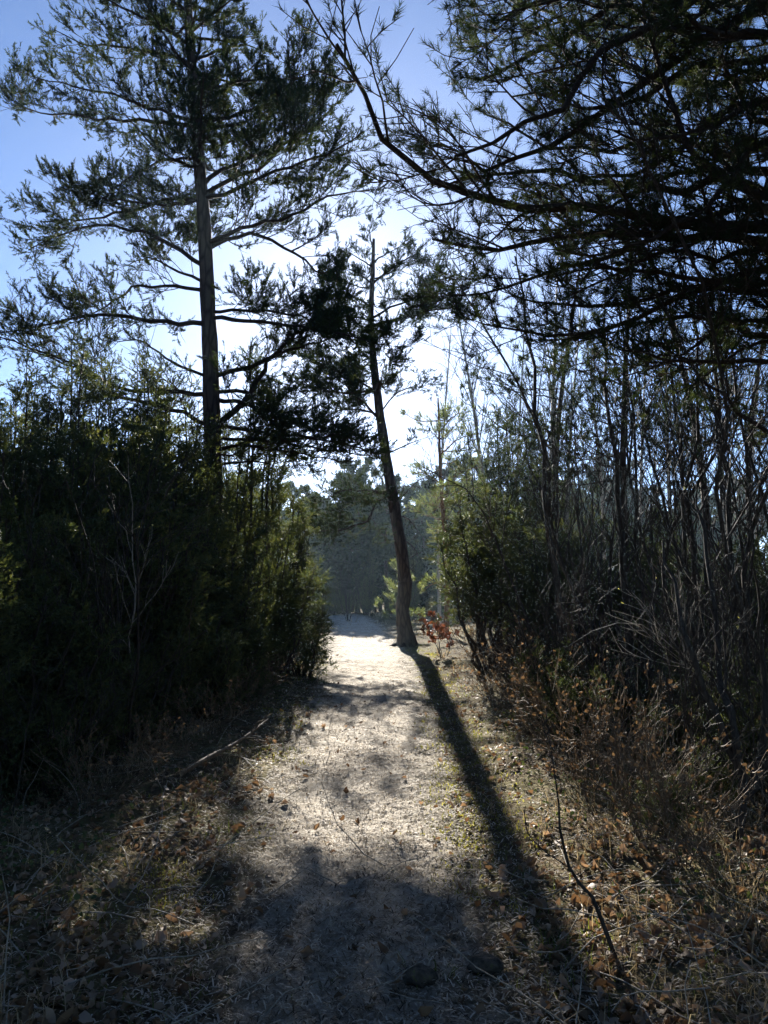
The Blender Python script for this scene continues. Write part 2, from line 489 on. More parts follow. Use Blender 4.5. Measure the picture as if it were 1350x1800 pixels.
def rand_limbs(trunk, n, t0, t1, len_f, r, fol, pitch=(0.0, 0.4), az=None):
    T = resample(trunk, 40); out = []
    for k in range(n):
        t = t0 + (t1 - t0) * (k + rng.random()) / n
        p = T[int(t * 39)]
        a = rng.uniform(0, 6.283) if az is None else rng.uniform(*az)
        e = rng.uniform(*pitch); L = len_f((t - t0) / (t1 - t0 + 1e-9)) * rng.uniform(0.75, 1.2)
        d = np.array([math.cos(a) * math.cos(e), math.sin(a) * math.cos(e), math.sin(e)])
        m = p + d * L * 0.5 + np.array([0, 0, -0.05 * L]); q = p + d * L + np.array([0, 0, rng.uniform(-0.02, 0.18) * L])
        out.append(([p, m, q], r * (0.6 + 0.4 * L / len_f(0.0)), fol))
    return out

reseed(100)
# tall pine on the left
YL = 15.0
lt = [at(378, 1180, YL), at(377, 980, YL), at(374, 800, YL), at(370, 640, YL), at(359, 400, YL), at(347, 250, YL), at(336, 100, YL), at(330, 0, YL), at(326, -110, YL), at(330, -190, YL)]
lt[0][2] = terrain(*lt[0][:2])
LL = [
 ([(352, 570), (280, 565), (175, 552), (100, 566), (0, 585)], -1.5, 0.055, 0.9),
 ([(352, 512), (300, 505), (240, 505), (205, 525), (130, 570)], 0.8, 0.045, 0.6),
 ([(354, 470), (300, 432), (245, 405), (150, 400), (50, 440)], -0.6, 0.05, 1.2),
 ([(352, 352), (290, 352), (225, 372), (150, 385), (70, 390)], 1.0, 0.05, 1.5),
 ([(350, 350), (300, 360), (200, 350), (110, 330)], -1.0, 0.045, 1.5),
 ([(347, 280), (290, 282), (230, 310), (180, 350)], -0.8, 0.035, 1.0),
 ([(340, 222), (290, 212), (200, 210), (120, 203), (20, 185)], 0.5, 0.05, 1.3),
 ([(339, 215), (270, 190), (170, 160), (60, 135)], -1.0, 0.045, 1.1),
 ([(330, 112), (270, 92), (200, 80), (150, 78), (95, 52)], 0.6, 0.045, 1.2),
 ([(328, 80), (270, 40), (200, 5), (140, -30)], -0.6, 0.045, 1.2),
 ([(327, 20), (270, -20), (220, -60)], 0.6, 0.04, 1.2),
 ([(328, 0), (380, -40), (430, -70)], 0.6, 0.04, 1.2),
 ([(332, 60), (380, 20), (420, -10)], -0.8, 0.04, 1.3),
 ([(336, 110), (380, 90), (430, 80), (465, 90)], 0.5, 0.04, 1.4),
 ([(340, 190), (400, 150), (450, 140), (475, 150)], -0.8, 0.04, 1.8),
 ([(345, 230), (400, 205), (460, 190), (540, 160), (590, 130)], 0.6, 0.05, 1.8),
 ([(355, 345), (400, 318), (470, 290), (495, 240), (512, 150), (505, 75)], -0.8, 0.05, 1.0),
 ([(352, 330), (420, 285), (500, 250), (560, 215), (600, 160)], 0.9, 0.05, 1.5),
 ([(357, 350), (420, 330), (500, 295), (580, 270), (640, 230)], -1.4, 0.05, 1.3),
 ([(358, 440), (400, 420), (450, 412), (500, 432), (560, 478), (610, 500)], 0.8, 0.055, 0.8),
 ([(360, 430), (430, 400), (510, 380), (570, 350), (650, 335)], -1.0, 0.05, 1.1),
 ([(366, 560), (430, 562), (500, 570), (590, 585), (675, 607)], -1.2, 0.05, 1.7),
 ([(366, 548), (450, 545), (540, 560), (620, 600)], -0.4, 0.04, 1.3),
 ([(372, 662), (440, 645), (480, 625), (520, 612), (600, 590)], -0.5, 0.06, 0.5),
 ([(375, 752), (420, 715), (455, 670), (475, 630), (520, 590), (580, 560)], 0.5, 0.075, 0.7),
 ([(375, 700), (440, 712), (510, 762), (580, 775), (645, 792)], -0.8, 0.05, 1.3),
 ([(374, 690), (430, 690), (500, 735), (570, 760), (620, 770)], 0.8, 0.045, 0.9),
 ([(376, 790), (440, 785), (520, 795), (600, 812)], 0.6, 0.04, 0.8),
 ([(375, 745), (450, 760), (540, 785), (655, 800)], 0.9, 0.045, 1.2),
 ([(375, 770), (450, 775), (530, 775), (610, 760)], -0.6, 0.04, 0.8),
 ([(376, 818), (430, 812), (490, 812)], -0.3, 0.035, 0.15),
 ([(376, 795), (410, 800), (450, 770)], 0.5, 0.03, 0.1),
 ([(372, 692), (300, 690), (240, 690), (150, 650), (60, 612), (-10, 590)], -1.6, 0.05, 0.5),
 ([(373, 748), (310, 722), (220, 702), (120, 640), (30, 610)], 0.8, 0.05, 0.4),
 ([(371, 665), (310, 640), (250, 600), (200, 600)], -1.2, 0.035, 0.25),
 ([(361, 500), (300, 470), (260, 455), (210, 470)], 0.9, 0.035, 0.8),
]
limbs = [(limb_px(p, YL, d), r, f) for p, d, r, f in LL]
limbs += rand_limbs(lt, 14, 0.6, 0.95, lambda u: 2.2 - 1.3 * u, 0.045, 1.5, (0.1, 0.5))
limbs += rand_limbs(lt, 12, 0.55, 0.95, lambda u: 1.9 - 0.8 * u, 0.04, 1.5, (0.1, 0.5), (1.0, 2.2))
limbs += rand_limbs(lt, 9, 0.6, 0.98, lambda u: 1.7 - 0.7 * u, 0.04, 1.3, (0.1, 0.5), (-2.2, -1.0))
NEEDLE_MID = (0.14, 20, 0.056, 0.0125, (0.6, 1.3))
tp = make_pine('pine_tree', lt, 0.21, 0.05, limbs, NEEDLE_MID, M['bark'], M['limb'], M['pine'], 1.35, 1.2)
tag(tp, 'tall pine with a straight dark trunk rising out of the junipers on the left', 'pine tree')

reseed(101)
# curved pine at the end of the path
YC = 23.5
ct = [gnd(715, 1132)] + [at(x, y, YC) for x, y in ((709, 1095), (707, 1075), (712, 1030), (704, 960), (690, 875), (677, 790), (667, 720), (657, 640), (652, 560), (655, 490), (657, 420))]
ct[0] = np.array([at(716, 1132, YC)[0], YC, terrain(at(716, 1132, YC)[0], YC)])
CL = [
 ([(690, 872), (650, 862), (600, 865), (555, 885)], -1.5, 0.04, 0.5),
 ([(688, 868), (662, 882), (645, 915), (600, 930), (555, 935)], -2.5, 0.045, 0.9),
 ([(688, 862), (640, 870), (590, 895), (550, 905)], 1.5, 0.04, 0.8),
 ([(670, 738), (620, 690), (570, 645), (530, 620)], -0.6, 0.045, 1.5),
 ([(668, 730), (630, 720), (590, 725), (550, 745)], 1.0, 0.04, 1.2),
 ([(672, 760), (630, 775), (590, 785)], -1.0, 0.035, 0.4),
 ([(662, 690), (610, 660), (560, 680), (520, 700)], 1.2, 0.04, 1.6),
 ([(658, 640), (620, 600), (590, 560), (560, 530)], -0.8, 0.04, 1.1),
 ([(654, 575), (700, 560), (760, 545), (845, 535)], -1.0, 0.05, 1.5),
 ([(654, 560), (700, 535), (760, 515), (820, 505)], 0.8, 0.045, 1.3),
 ([(654, 540), (620, 520), (580, 510), (555, 480)], 0.6, 0.04, 1.4),
 ([(655, 500), (690, 470), (730, 450), (760, 470)], -0.6, 0.04, 1.0),
 ([(655, 500), (630, 480), (600, 470)], 0.4, 0.035, 1.4),
 ([(656, 470), (625, 450), (600, 440)], -0.6, 0.03, 1.2),
 ([(656, 460), (690, 440), (715, 430)], 0.6, 0.03, 0.9),
 ([(656, 440), (650, 410), (655, 385)], 0.2, 0.03, 1.0),
 ([(668, 725), (700, 690), (730, 680), (770, 690)], 0.8, 0.03, 0.5),
 ([(680, 800), (720, 780), (760, 765)], -0.8, 0.028, 0.15),
 ([(692, 890), (730, 850), (765, 830)], -0.5, 0.028, 0.05),
 ([(695, 905), (720, 915), (745, 950)], 0.6, 0.025, 0.05),
 ([(700, 945), (725, 960), (740, 985)], -0.5, 0.02, 0.0),
 ([(706, 990), (730, 975), (742, 970)], 0.3, 0.018, 0.0),
 ([(697, 903), (675, 902)], -0.3, 0.016, 0.0),
 ([(708, 1010), (720, 1000), (728, 1008)], -0.2, 0.014, 0.0),
]
limbs = [(limb_px(p, YC, d), r, f) for p, d, r, f in CL]
limbs += rand_limbs(ct, 6, 0.6, 0.95, lambda u: 1.9 - 0.9 * u, 0.035, 0.8, (-0.05, 0.2), (0.7, 2.4))
limbs += rand_limbs(ct, 5, 0.6, 0.95, lambda u: 1.9 - 0.9 * u, 0.035, 0.8, (-0.05, 0.2), (-2.4, -0.7))
limbs += rand_limbs(ct, 5, 0.58, 0.9, lambda u: 2.6 - 1.0 * u, 0.035, 0.9, (-0.05, 0.15), (2.6, 3.7))
NEEDLE_FAR = (0.16, 17, 0.065, 0.016, (0.6, 1.3))
cp = make_pine('pine_tree', ct, 0.23, 0.04, limbs, NEEDLE_FAR, M['bark'], M['limb'], M['pine'], 1.3, 1.35)
tag(cp, 'slender pine with a curved leaning trunk at the right edge of the path end', 'pine tree')

reseed(102)
# near pine on the right: its trunk stands outside the frame, its limbs reach in
YR = 6.0
XR = 4.4
rt = [np.array([XR, YR, terrain(XR, YR)]), np.array([XR - 0.03, YR, 2]), np.array([XR - 0.1, YR - 0.05, 4.5]), np.array([XR - 0.1, YR, 7.5]), np.array([XR, YR, 10])]
def rlimb(pts, dY, z0=None):
    n = len(pts)
    w = [at(px, py, YR + dY * (k + 0.6) / n) for k, (px, py) in enumerate(pts)]
    z = w[0][2] - 0.1 if z0 is None else z0
    return [np.array([XR - 0.08, YR, z])] + w
RL = [
 ([(1350, 395), (1180, 388), (1050, 376), (900, 366), (800, 335), (730, 288), (685, 248), (650, 180), (592, 78)], -0.8, 0.07, 0.55),
 ([(1350, 430), (1240, 425), (1100, 412), (960, 420), (860, 440), (760, 420)], 0.8, 0.065, 0.8),
 ([(1350, 55), (1280, 66), (1220, 40), (1190, 5), (1150, -40)], -0.6, 0.055, 1.0),
 ([(1340, -60), (1200, 15), (1085, 85), (1020, 140), (950, 205), (880, 240), (800, 275)], -1.2, 0.055, 1.1),
 ([(1350, 212), (1300, 165), (1262, 95), (1240, 30)], 0.6, 0.045, 0.9),
 ([(1340, 345), (1225, 275), (1190, 200), (1160, 130), (1150, 60), (1100, -10)], -0.4, 0.05, 1.0),
 ([(1350, 500), (1250, 500), (1150, 482), (1050, 470), (960, 490)], 0.6, 0.045, 0.8),
 ([(1350, 520), (1240, 500), (1120, 530), (1000, 540), (900, 520)], 1.8, 0.045, 0.9),
 ([(1350, 635), (1260, 635), (1180, 632), (1090, 615)], -0.4, 0.035, 0.8),
 ([(1350, 760), (1280, 705), (1210, 640), (1150, 600)], 0.5, 0.035, 0.6),
 ([(1345, -100), (1200, -60), (1050, -20), (930, 10), (870, 40)], 0.4, 0.06, 1.5),
 ([(1345, -100), (1150, -30), (1000, 60), (900, 110), (850, 140)], 1.2, 0.06, 1.5),
 ([(1345, 20), (1200, 100), (1080, 180), (960, 260), (860, 300), (770, 250)], 1.6, 0.055, 1.1),
 ([(1345, 300), (1200, 330), (1080, 320), (960, 300), (850, 310), (770, 330)], 2.2, 0.055, 0.9),
 ([(1345, 130), (1240, 150), (1120, 120), (1000, 40), (900, -10)], 2.4, 0.05, 1.2),
 ([(1345, 360), (1240, 380), (1120, 430), (1000, 470), (900, 500), (800, 520)], 2.6, 0.05, 1.0),
 ([(1345, 180), (1260, 220), (1160, 250), (1080, 230)], -1.0, 0.04, 0.7),
 ([(1345, 250), (1280, 330), (1180, 400), (1080, 440), (1020, 500)], -0.6, 0.04, 0.8),
 ([(1350, 590), (1260, 560), (1180, 560), (1100, 580), (1020, 600)], 2.0, 0.04, 0.9),
 ([(1350, -20), (1260, 10), (1180, 60), (1100, 60)], 0.0, 0.045, 1.2),
 ([(1350, 560), (1250, 590), (1170, 640), (1100, 660)], 0.8, 0.035, 1.0),
 ([(1345, -60), (1230, -20), (1120, 40), (1010, 40), (920, 60)], 2.0, 0.045, 1.4),
 ([(1345, 60), (1230, 60), (1110, 20), (1000, 0), (900, 20)], -0.4, 0.045, 1.4),
 ([(1345, 110), (1250, 110), (1150, 160), (1050, 190), (960, 160), (900, 170)], 0.9, 0.045, 1.3),
 ([(1345, 170), (1250, 210), (1150, 300), (1040, 310), (930, 350)], 1.6, 0.045, 1.2),
 ([(1345, 260), (1260, 270), (1160, 230), (1060, 270), (940, 240), (850, 200)], 2.4, 0.045, 1.3),
 ([(1345, 330), (1260, 300), (1180, 300), (1090, 360), (990, 400), (880, 400)], 1.2, 0.04, 1.2),
 ([(1345, 440), (1260, 460), (1180, 440), (1090, 480), (1000, 520)], 0.4, 0.04, 1.3),
 ([(1345, 0), (1290, 60), (1260, 140), (1230, 200)], 1.0, 0.035, 1.2),
 ([(1350, 470), (1200, 520), (1060, 580), (940, 590), (850, 570)], 2.6, 0.045, 1.0),
 ([(1350, 600), (1240, 660), (1190, 690)], 0.2, 0.03, 1.0),
]
limbs = [(rlimb(p, d), r, f) for p, d, r, f in RL]
NEEDLE_NEAR = (0.075, 18, 0.075, 0.0054, (0.5, 1.4))
rp = make_pine('pine_tree', rt, 0.24, 0.08, limbs, NEEDLE_NEAR, M['bark'], M['limb'], M['pine'], 1.25, 1.0, l2max=0.8)
tag(rp, 'near pine whose long dark limbs reach in from the right edge', 'pine tree')

reseed(103)
# orange-barked pine and young pines beyond
YO = 27.0
ot = [np.array([at(783, 1110, YO)[0], YO, 0.0]), at(786, 1060, YO), at(787, 1010, YO), at(782, 940, YO), at(775, 850, YO), at(772, 760, YO), at(770, 700, YO)]
limbs = [(limb_px(p, YO, d), r, f) for p, d, r, f in (
  ([(787, 1035), (765, 1025), (742, 1040)], -0.6, 0.03, 1.2), ([(787, 1030), (815, 1015), (840, 1030)], 0.5, 0.03, 1.2),
  ([(786, 990), (810, 975), (840, 985)], -0.8, 0.03, 1.0), ([(776, 860), (810, 830), (850, 820)], -0.8, 0.03, 1.1), ([(776, 850), (740, 830), (720, 840)], 0.6, 0.03, 0.5),
  ([(774, 800), (810, 770), (860, 760)], 0.8, 0.03, 1.1), ([(773, 760), (800, 730), (840, 720)], -0.6, 0.03, 1.1))]
limbs += rand_limbs(ot, 14, 0.45, 0.98, lambda u: 2.2 - 1.0 * u, 0.03, 1.2)
op = make_pine('pine_tree', ot, 0.105, 0.025, limbs, NEEDLE_FAR, M['orange_bark'], M['orange_bark'], M['young_pine'], 0.8)
tag(op, 'thin orange-barked pine just behind the rusty-leaved sapling', 'pine tree')

def pine_proto(h, crown0, spread, leaf_mat, needle, n, seed_dens=0.9, r=0.15, join=True):
    t = [np.array([0, 0, 0.0]), np.array([0.05 * h * rng.normal() * 0.3, 0, h * 0.5]), np.array([0.04 * h * rng.normal(), 0.04 * h * rng.normal(), h])]
    lm = rand_limbs(t, n, crown0, 0.99, lambda u: spread * (1.0 - 0.8 * u ** 1.5), 0.2 * r, 1.0, (0.05, 0.55))
    return remember(make_pine('pine_tree', t, r, 0.02, lm, needle, M['bark'], M['limb'], leaf_mat, seed_dens, 0.7, None, 8, 0.05, join))

reseed(104)
NEEDLE_BACK = (0.28, 12, 0.26, 0.085)
fp = [pine_proto(9.5, 0.25, 2.6, M['pine'], NEEDLE_BACK, 30, 1.5), pine_proto(10.5, 0.35, 2.9, M['pine'], NEEDLE_BACK, 28, 1.5), pine_proto(8.0, 0.04, 2.2, M['pine'], NEEDLE_BACK, 34, 1.5)]
k = 0
for row, (Y, x0, x1, n) in enumerate(((55, -24, 20, 17), (59, -26, 24, 17), (64, -30, 30, 17), (72, -36, 44, 18), (84, -44, 80, 20))):
    for j in range(n):
        x = x0 + (x1 - x0) * (j + rng.uniform(0.1, 0.9)) / n
        y = Y + rng.uniform(-2, 2)
        place(fp[2 if row == 0 and j % 3 != 2 else k % 3], (x, y, terrain(x, y)), rng.uniform(0, 6.28), rng.uniform(0.9, 1.2),
              'hazy pine in the dense far stand closing the clearing', 'pine tree', 'far pine stand beyond the clearing')
        k += 1
# unseen pines added around the viewpoint to keep sky light off the foreground
for x, y, s_ in ((-3.4, -4.2, 1.0), (2.9, -4.0, 1.05), (0.4, -7.5, 1.1), (-7.0, -2.0, 1.0), (7.6, -1.5, 1.0), (-5.0, -8.0, 1.1), (5.2, -8.5, 1.05), (-9.5, -6.5, 1.0), (9.8, -6.0, 1.0), (0.0, -12.5, 1.1), (-8.8, 2.0, 1.0), (9.6, 2.6, 1.0), (-4.4, -13, 1.1), (5.0, -13, 1.1), (-13, 6, 1.0), (13, 7, 1.0), (-14, -3, 1.1), (14, -2, 1.1)):
    place(fp[k % 2], (x, y, terrain(x, y)), rng.uniform(0, 6.28), s_, 'unseen tall pine added around the viewpoint to block sky light', 'pine tree', 'unseen pines added to shade the foreground')
    k += 1
reseed(105)
mp = pine_proto(9.5, 0.42, 2.5, M['pine'], (0.09, 12, 0.09, 0.013, (0.5, 1.5)), 26, 1.1, 0.085, False)
for k, (px, Y, top) in enumerate(((985, 15.5, 430), (1105, 12.5, 380), (1240, 11.5, 400), (1330, 16, 430))):
    p_ = at(px, 1040, Y)
    place(mp, (p_[0], Y, terrain(p_[0], Y)), rng.uniform(0, 6.28), at(px, top, Y)[2] / 9.5, ('first', 'second', 'third', 'fourth')[k] + ' thin dark-trunked pine from the path inside the right thicket', 'pine tree', 'pines in the right thicket')
yp = pine_proto(2.7, 0.08, 1.0, M['young_pine'], (0.16, 14, 0.10, 0.014), 16, 1.0, 0.05)
c = gnd(700, 1108); place(yp, (c[0], 29, terrain(c[0], 29)), 0.4, 0.95, 'small pale green young pine right behind the curved pine trunk', 'pine tree')

reseed(106)
# ------------------------------------------------------------------ junipers
def make_juniper(h, w, nst, leaf_mat, d2=1.0, needle=(0.12, 16, 0.034, 0.0135, (0.6, 1.3)), gap=0.06):
    root = empty('juniper')
    wood, leaf = Buf(), Buf()
    st = []
    for k in range(nst):
        a = rng.uniform(0, 6.283); r = w * 0.5 * math.sqrt(rng.random()) * 0.9
        hh = h * (1.0 - 0.4 * (r / (w * 0.5)) ** 1.3) * rng.uniform(0.85, 1.03)
        b0 = np.array([math.cos(a) * r * 0.25, math.sin(a) * r * 0.25, -0.05])
        st.append(resample([b0, b0 * 2.2 + [0, 0, hh * 0.35], np.array([math.cos(a) * r, math.sin(a) * r, hh])], 9))
    P1 = np.array(st); P1[:, 1:-1] += 0.04 * rng.standard_normal(P1[:, 1:-1].shape)
    tubes(wood, P1, taper(nst, 9, 0.018 + 0.012 * h / 4, 0.006), 6)
    l1 = lens(P1)
    P2, t2, _ = grow(P1, (l1 / 0.105 * d2).astype(int), gap, 1.0, lambda t, l: np.clip(0.26 * w * (1.1 - 0.7 * t), 0.24, 0.9), (0.55, 1.3), 0.12, 0.18, 5, 0.9, 0.06)
    tubes(wood, P2, taper(len(P2), 5, 0.007, 0.003), 3)
    l2 = lens(P2)
    P3, t3, _ = grow(P2, np.maximum(2, l2 / 0.075 * d2).astype(int), 0.15, 1.0, lambda t, l: np.clip(l * 0.45, 0.08, 0.26), (0.4, 1.1), 0.1, 0.16, 4, 1.0, 0.05)
    wood.build('trunk', M['twig'], root, True)
    pos, d = shoots_on(P3, 4, 0.0, 1.0, 0.1, 0.6)
    brush(leaf, pos, d, *needle)
    leaf.build('crown', leaf_mat, root)
    return remember(root)
J = [make_juniper(5.4, 2.4, 17, M['juniper'], 0.9), make_juniper(5.0, 1.8, 13, M['juniper'], 0.9), make_juniper(3.0, 2.2, 16, M['juniper'], 0.95), make_juniper(2.2, 2.0, 13, M['juniper'], 0.95)]
ORD = ['first', 'second', 'third', 'fourth', 'fifth', 'sixth', 'seventh', 'eighth', 'ninth', 'tenth', 'eleventh', 'twelfth', 'thirteenth', 'fourteenth']
def jun(px, Y, top_py, v, wide=1.0, label=None, group=None, rz=None):
    p = at(px, 1040, Y); z = terrain(p[0], Y)
    h0 = (5.4, 5.0, 3.0, 2.2, 3.4)[v]
    h = (at(px, top_py, Y)[2] - z) * 1.06
    s = h / h0
    return place(J[v], (p[0], Y, z), rng.uniform(0, 6.28) if rz is None else rz, (s * wide, s * wide, s), label, 'juniper', group)
GL = 'junipers massed on the left of the path'
back = ((100, 12.0, 600, 0), (215, 14.0, 595, 1), (25, 10.5, 640, 0), (300, 16.5, 640, 1), (425, 18, 635, 0), (160, 13, 650, 1), (-60, 9.5, 600, 0), (360, 14.2, 700, 1), (260, 12.4, 670, 0), (60, 13.5, 625, 1))
for k, a in enumerate(sorted(back)):
    jun(*a, 1.05, ORD[k] + ' tall juniper from the left in the back row of the left thicket', GL)
front = ((325, 10.8, 880, 2), (235, 9.2, 860, 2), (150, 8.2, 910, 2), (60, 7.4, 880, 2), (-40, 6.3, 860, 2), (120, 9.6, 780, 0), (30, 6.6, 1010, 3), (240, 8.0, 1090, 3), (345, 9.6, 1060, 3), (420, 11.4, 940, 2), (-120, 5.4, 900, 2), (170, 7.0, 1130, 3), (80, 6.0, 1180, 3), (395, 10.8, 1070, 3), (290, 8.8, 1110, 3))
for k, a in enumerate(sorted(front)):
    jun(*a, 1.1, (ORD + ['last'])[k] + ' low juniper from the left along the front of the left thicket', GL)
for k, a in enumerate(((-20, 8.2, 740, 2), (70, 9.4, 715, 2), (175, 10.8, 705, 2), (285, 12.8, 745, 2))):
    jun(*a, 0.85, ORD[k] + ' rounded juniper mound from the left in the middle of the left thicket', GL)
jun(535, 14.6, 1010, 3, 0.9, 'small rounded juniper where the left thicket meets the bright path')
jun(466, 13.2, 905, 2, 0.95, 'sunlit edged juniper ending the left thicket beside the bright path')
jun(500, 16.5, 850, 1, 1.2, 'thin tall juniper rising behind the end of the left thicket')
jun(15, 8.6, 745, 1, 1.4, 'olive lit juniper at the left picture edge')
reseed(107)
# right
J.append(make_juniper(3.4, 2.0, 16, M['juniper'], 1.0, gap=0.32))
jun(868, 14.4, 845, 4, 1.3, 'dark broad juniper standing right of the rusty-leaved sapling')
jun(930, 15.8, 800, 1, 1.2, 'lighter juniper tucked behind the dark broad one on the right')
GR = 'junipers in the right thicket'
right = ((965, 13, 930, 2), (880, 22, 690, 1), (1010, 12.5, 900, 2), (1120, 13, 880, 2), (1230, 11, 960, 2), (1330, 10, 930, 2), (1080, 17, 900, 2), (960, 20, 760, 0), (1180, 20, 930, 2), (1300, 18, 950, 2), (1420, 8, 900, 2))
for k, a in enumerate(sorted(right)):
    jun(*a, 1.0, ORD[k] + ' juniper from the path deep inside the right thicket', GR)
low = ((1150, 5.1, 1350, 3), (960, 8.8, 1120, 3), (1020, 7.4, 1170, 3),  (1085, 8.6, 1170, 3), (1160, 6.8, 1220, 3), (1285, 7.2, 1140, 3), (1360, 5.8, 1130, 3), (1230, 5.6, 1300, 3), (1010, 10, 1120, 3), (1330, 8.6, 1060, 2))
for k, a in enumerate(sorted(low)):
    jun(*a, 1.15, ORD[k] + ' black shadowed low juniper from the path at the foot of the right thicket', GR)
for j in range(40):
    x = -19 + 1.75 * (j % 20) + 0.85 * (j // 20) + rng.uniform(-0.4, 0.4); y = 52.5 + 4 * (j // 20) + rng.uniform(-0.8, 0.8)
    place(J[(0, 2)[j % 2]], (x, y, terrain(x, y)), rng.uniform(0, 6.28), rng.uniform(0.65, 1.0), 'dim bush at the foot of the far pine stand', 'juniper', 'bushes under the far pines')

reseed(108)
# ------------------------------------------------------------------ bare shrubs, saplings, birches
def bare(name, stems, r0, leaf=None, m='twig', d2=1.0, d3=1.0, up=0.35, len2=0.45, sides=6, ang=(0.3, 0.75), buds=0, rtip=0.0025):
    """stems: list of polylines in local space, each a part with its own twigs"""
    root = empty(name)
    lf, bd = Buf(), Buf()
    for pts in stems:
        w = Buf()
        P1 = resample(pts, 12)[None]
        ln = lens(P1)[0]
        P1[:, 1:-1] += 0.008 * ln * rng.standard_normal((1, 10, 3)) * 0.6
        tubes(w, P1, taper(1, 12, r0 * rng.uniform(0.8, 1.1), 0.2 * r0), sides, None, 0.03)
        stem_o = w.build('stem', M[m], root, True); w = Buf()
        P2, t2, _ = grow(P1, max(3, int(ln / 0.24 * d2)), 0.2, 1.0, lambda t, l: np.clip(l * len2 * (1.05 - 0.8 * t), 0.15, 1.8), ang, up, 0.09, 7, 1.0, 0.05)
        tubes(w, P2, taper(len(P2), 7, 0.36 * r0 * (1.05 - 0.6 * t2), rtip), 4)
        P3, t3, _ = grow(P2, np.maximum(2, lens(P2) / 0.16 * d3).astype(int), 0.15, 1.0, lambda t, l: np.clip(l * 0.42, 0.1, 0.6), (0.35, 0.9), 0.15, 0.12, 5, 1.0, 0.04)
        tubes(w, P3, taper(len(P3), 5, max(0.0035, rtip * 1.2), rtip * 0.8), 3)
        tag(w.build('twigs', M[m], stem_o, True), kind='stuff')
        if leaf:
            pos, d = shoots_on(P3, leaf[1], 0.2, 1.0, -0.3, 0.8)
            leaves(lf, pos, d, leaf[2], leaf[3])
        if buds:
            q = P3[rng.random(len(P3)) < buds]
            if len(q):
                pos, d = shoots_on(q, 1, 0.8, 1.0, 0.3, 0.4)
                leaves(bd, pos, d, 0.03, 0.6)
    if leaf: lf.build('crown', leaf[0], root)
    if buds: bd.build('catkins', M['bud'], root)
    return remember(root)

LU = np.array([0.0, 0.22, 0.5, 0.78, 1.0]); LW = np.array([0.06, 0.7, 1.0, 0.65, 0.05])
def leaves(buf, pos, d, size, curl=0.5, normal=None, rows=5):
    """curled leaves: 5 rows x 3 columns"""
    Mn = len(pos)
    if Mn == 0: return
    s = size * rng.uniform(0.55, 1.3, Mn)
    nrm = unit(rng.standard_normal((Mn, 3))) if normal is None else unit(normal + 0.35 * rng.standard_normal((Mn, 3)))
    sd_ = unit(np.cross(d, nrm)); nn = np.cross(sd_, d)
    c1 = curl * rng.normal(0.3, 0.7, Mn); c2 = curl * rng.normal(0.5, 0.6, Mn)
    lu, lw = (LU, LW) if rows == 5 else (np.array([0.0, 0.3, 0.68, 1.0]), np.array([0.1, 0.95, 0.85, 0.06]))
    V = np.zeros((Mn, rows, 3, 3))
    wd = rng.uniform(0.28, 0.42, Mn)
    for i in range(rows):
        for j, x in enumerate((-1.0, 0.0, 1.0)):
            wj = lw[i] * (1 + 0.35 * rng.standard_normal(Mn) * (x != 0) * (0 < i < rows - 1)) * wd
            z = c1 * (lu[i] - 0.4) ** 2 + c2 * (x ** 2) * lw[i] * 0.35
            V[:, i, j] = pos + d * (lu[i] * s)[:, None] + sd_ * (x * wj * s)[:, None] + nn * (z * s)[:, None]
    g = np.arange(Mn * rows * 3).reshape(Mn, rows, 3)
    f = np.stack([g[:, :-1, :-1], g[:, 1:, :-1], g[:, 1:, 1:], g[:, :-1, 1:]], -1).reshape(-1, 4)
    buf.add(V.reshape(-1, 3), f4=f, r=np.repeat(rng.random(Mn), rows * 3))

def fan(n, h, spread, lean=(0, 0), base=0.12):
    out = []
    for k in range(n):
        a = rng.uniform(0, 6.283); r = spread * math.sqrt(rng.random()); hh = h * rng.uniform(0.65, 1.05)
        b0 = np.array([math.cos(a), math.sin(a), 0]) * base * rng.random() + [0, 0, -0.05]
        tip = np.array([math.cos(a) * r + lean[0], math.sin(a) * r + lean[1], hh])
        out.append([b0, b0 + (tip - b0) * [0.3, 0.3, 0.36] + rng.normal(0, 0.03 * h, 3), b0 + (tip - b0) * [0.65, 0.65, 0.7] + rng.normal(0, 0.03 * h, 3), tip])
    return out

B = [bare('bare_shrub', fan(5, 4.2, 2.4), 0.024, None, 'twig', 0.8, 0.8, 0.12, 0.5, 6, (0.35, 1.0)), bare('bare_shrub', fan(4, 5.2, 1.9, (-0.9, 0)), 0.028, None, 'twig', 0.8, 0.8, 0.12, 0.5, 6, (0.35, 1.0)),
     bare('bare_shrub', fan(8, 2.2, 1.3), 0.012, None, 'twig', 1.2, 1.0, 0.1, 0.5, 5, (0.4, 1.1)), bare('bare_shrub', fan(5, 1.2, 0.9), 0.006, None, 'twig', 1.2, 0.8, 0.0, 0.5, 4, (0.4, 1.1))]
def shrub(px, Y, s, v, label, group=None, cat='shrub', tilt=(0, 0)):
    p = at(px, 1040, Y)
    return place(B[v], (p[0], Y, terrain(p[0], Y)), rng.uniform(0, 6.28), s, label, cat, group, tilt)
GB = 'bare shrubs of the right thicket'
for k, a in enumerate(sorted(((1020, 10.8, 1.15, 0), (1120, 10.0, 1.2, 1), (1240, 9.0, 1.2, 1), (1340, 7.5, 1.0, 0), (970, 14.5, 1.0, 0), (1400, 6.5, 1.1, 1), (1290, 13, 1.2, 1)))):
    shrub(*a, ORD[k] + ' tall bare shrub from the path in the right thicket', GB)
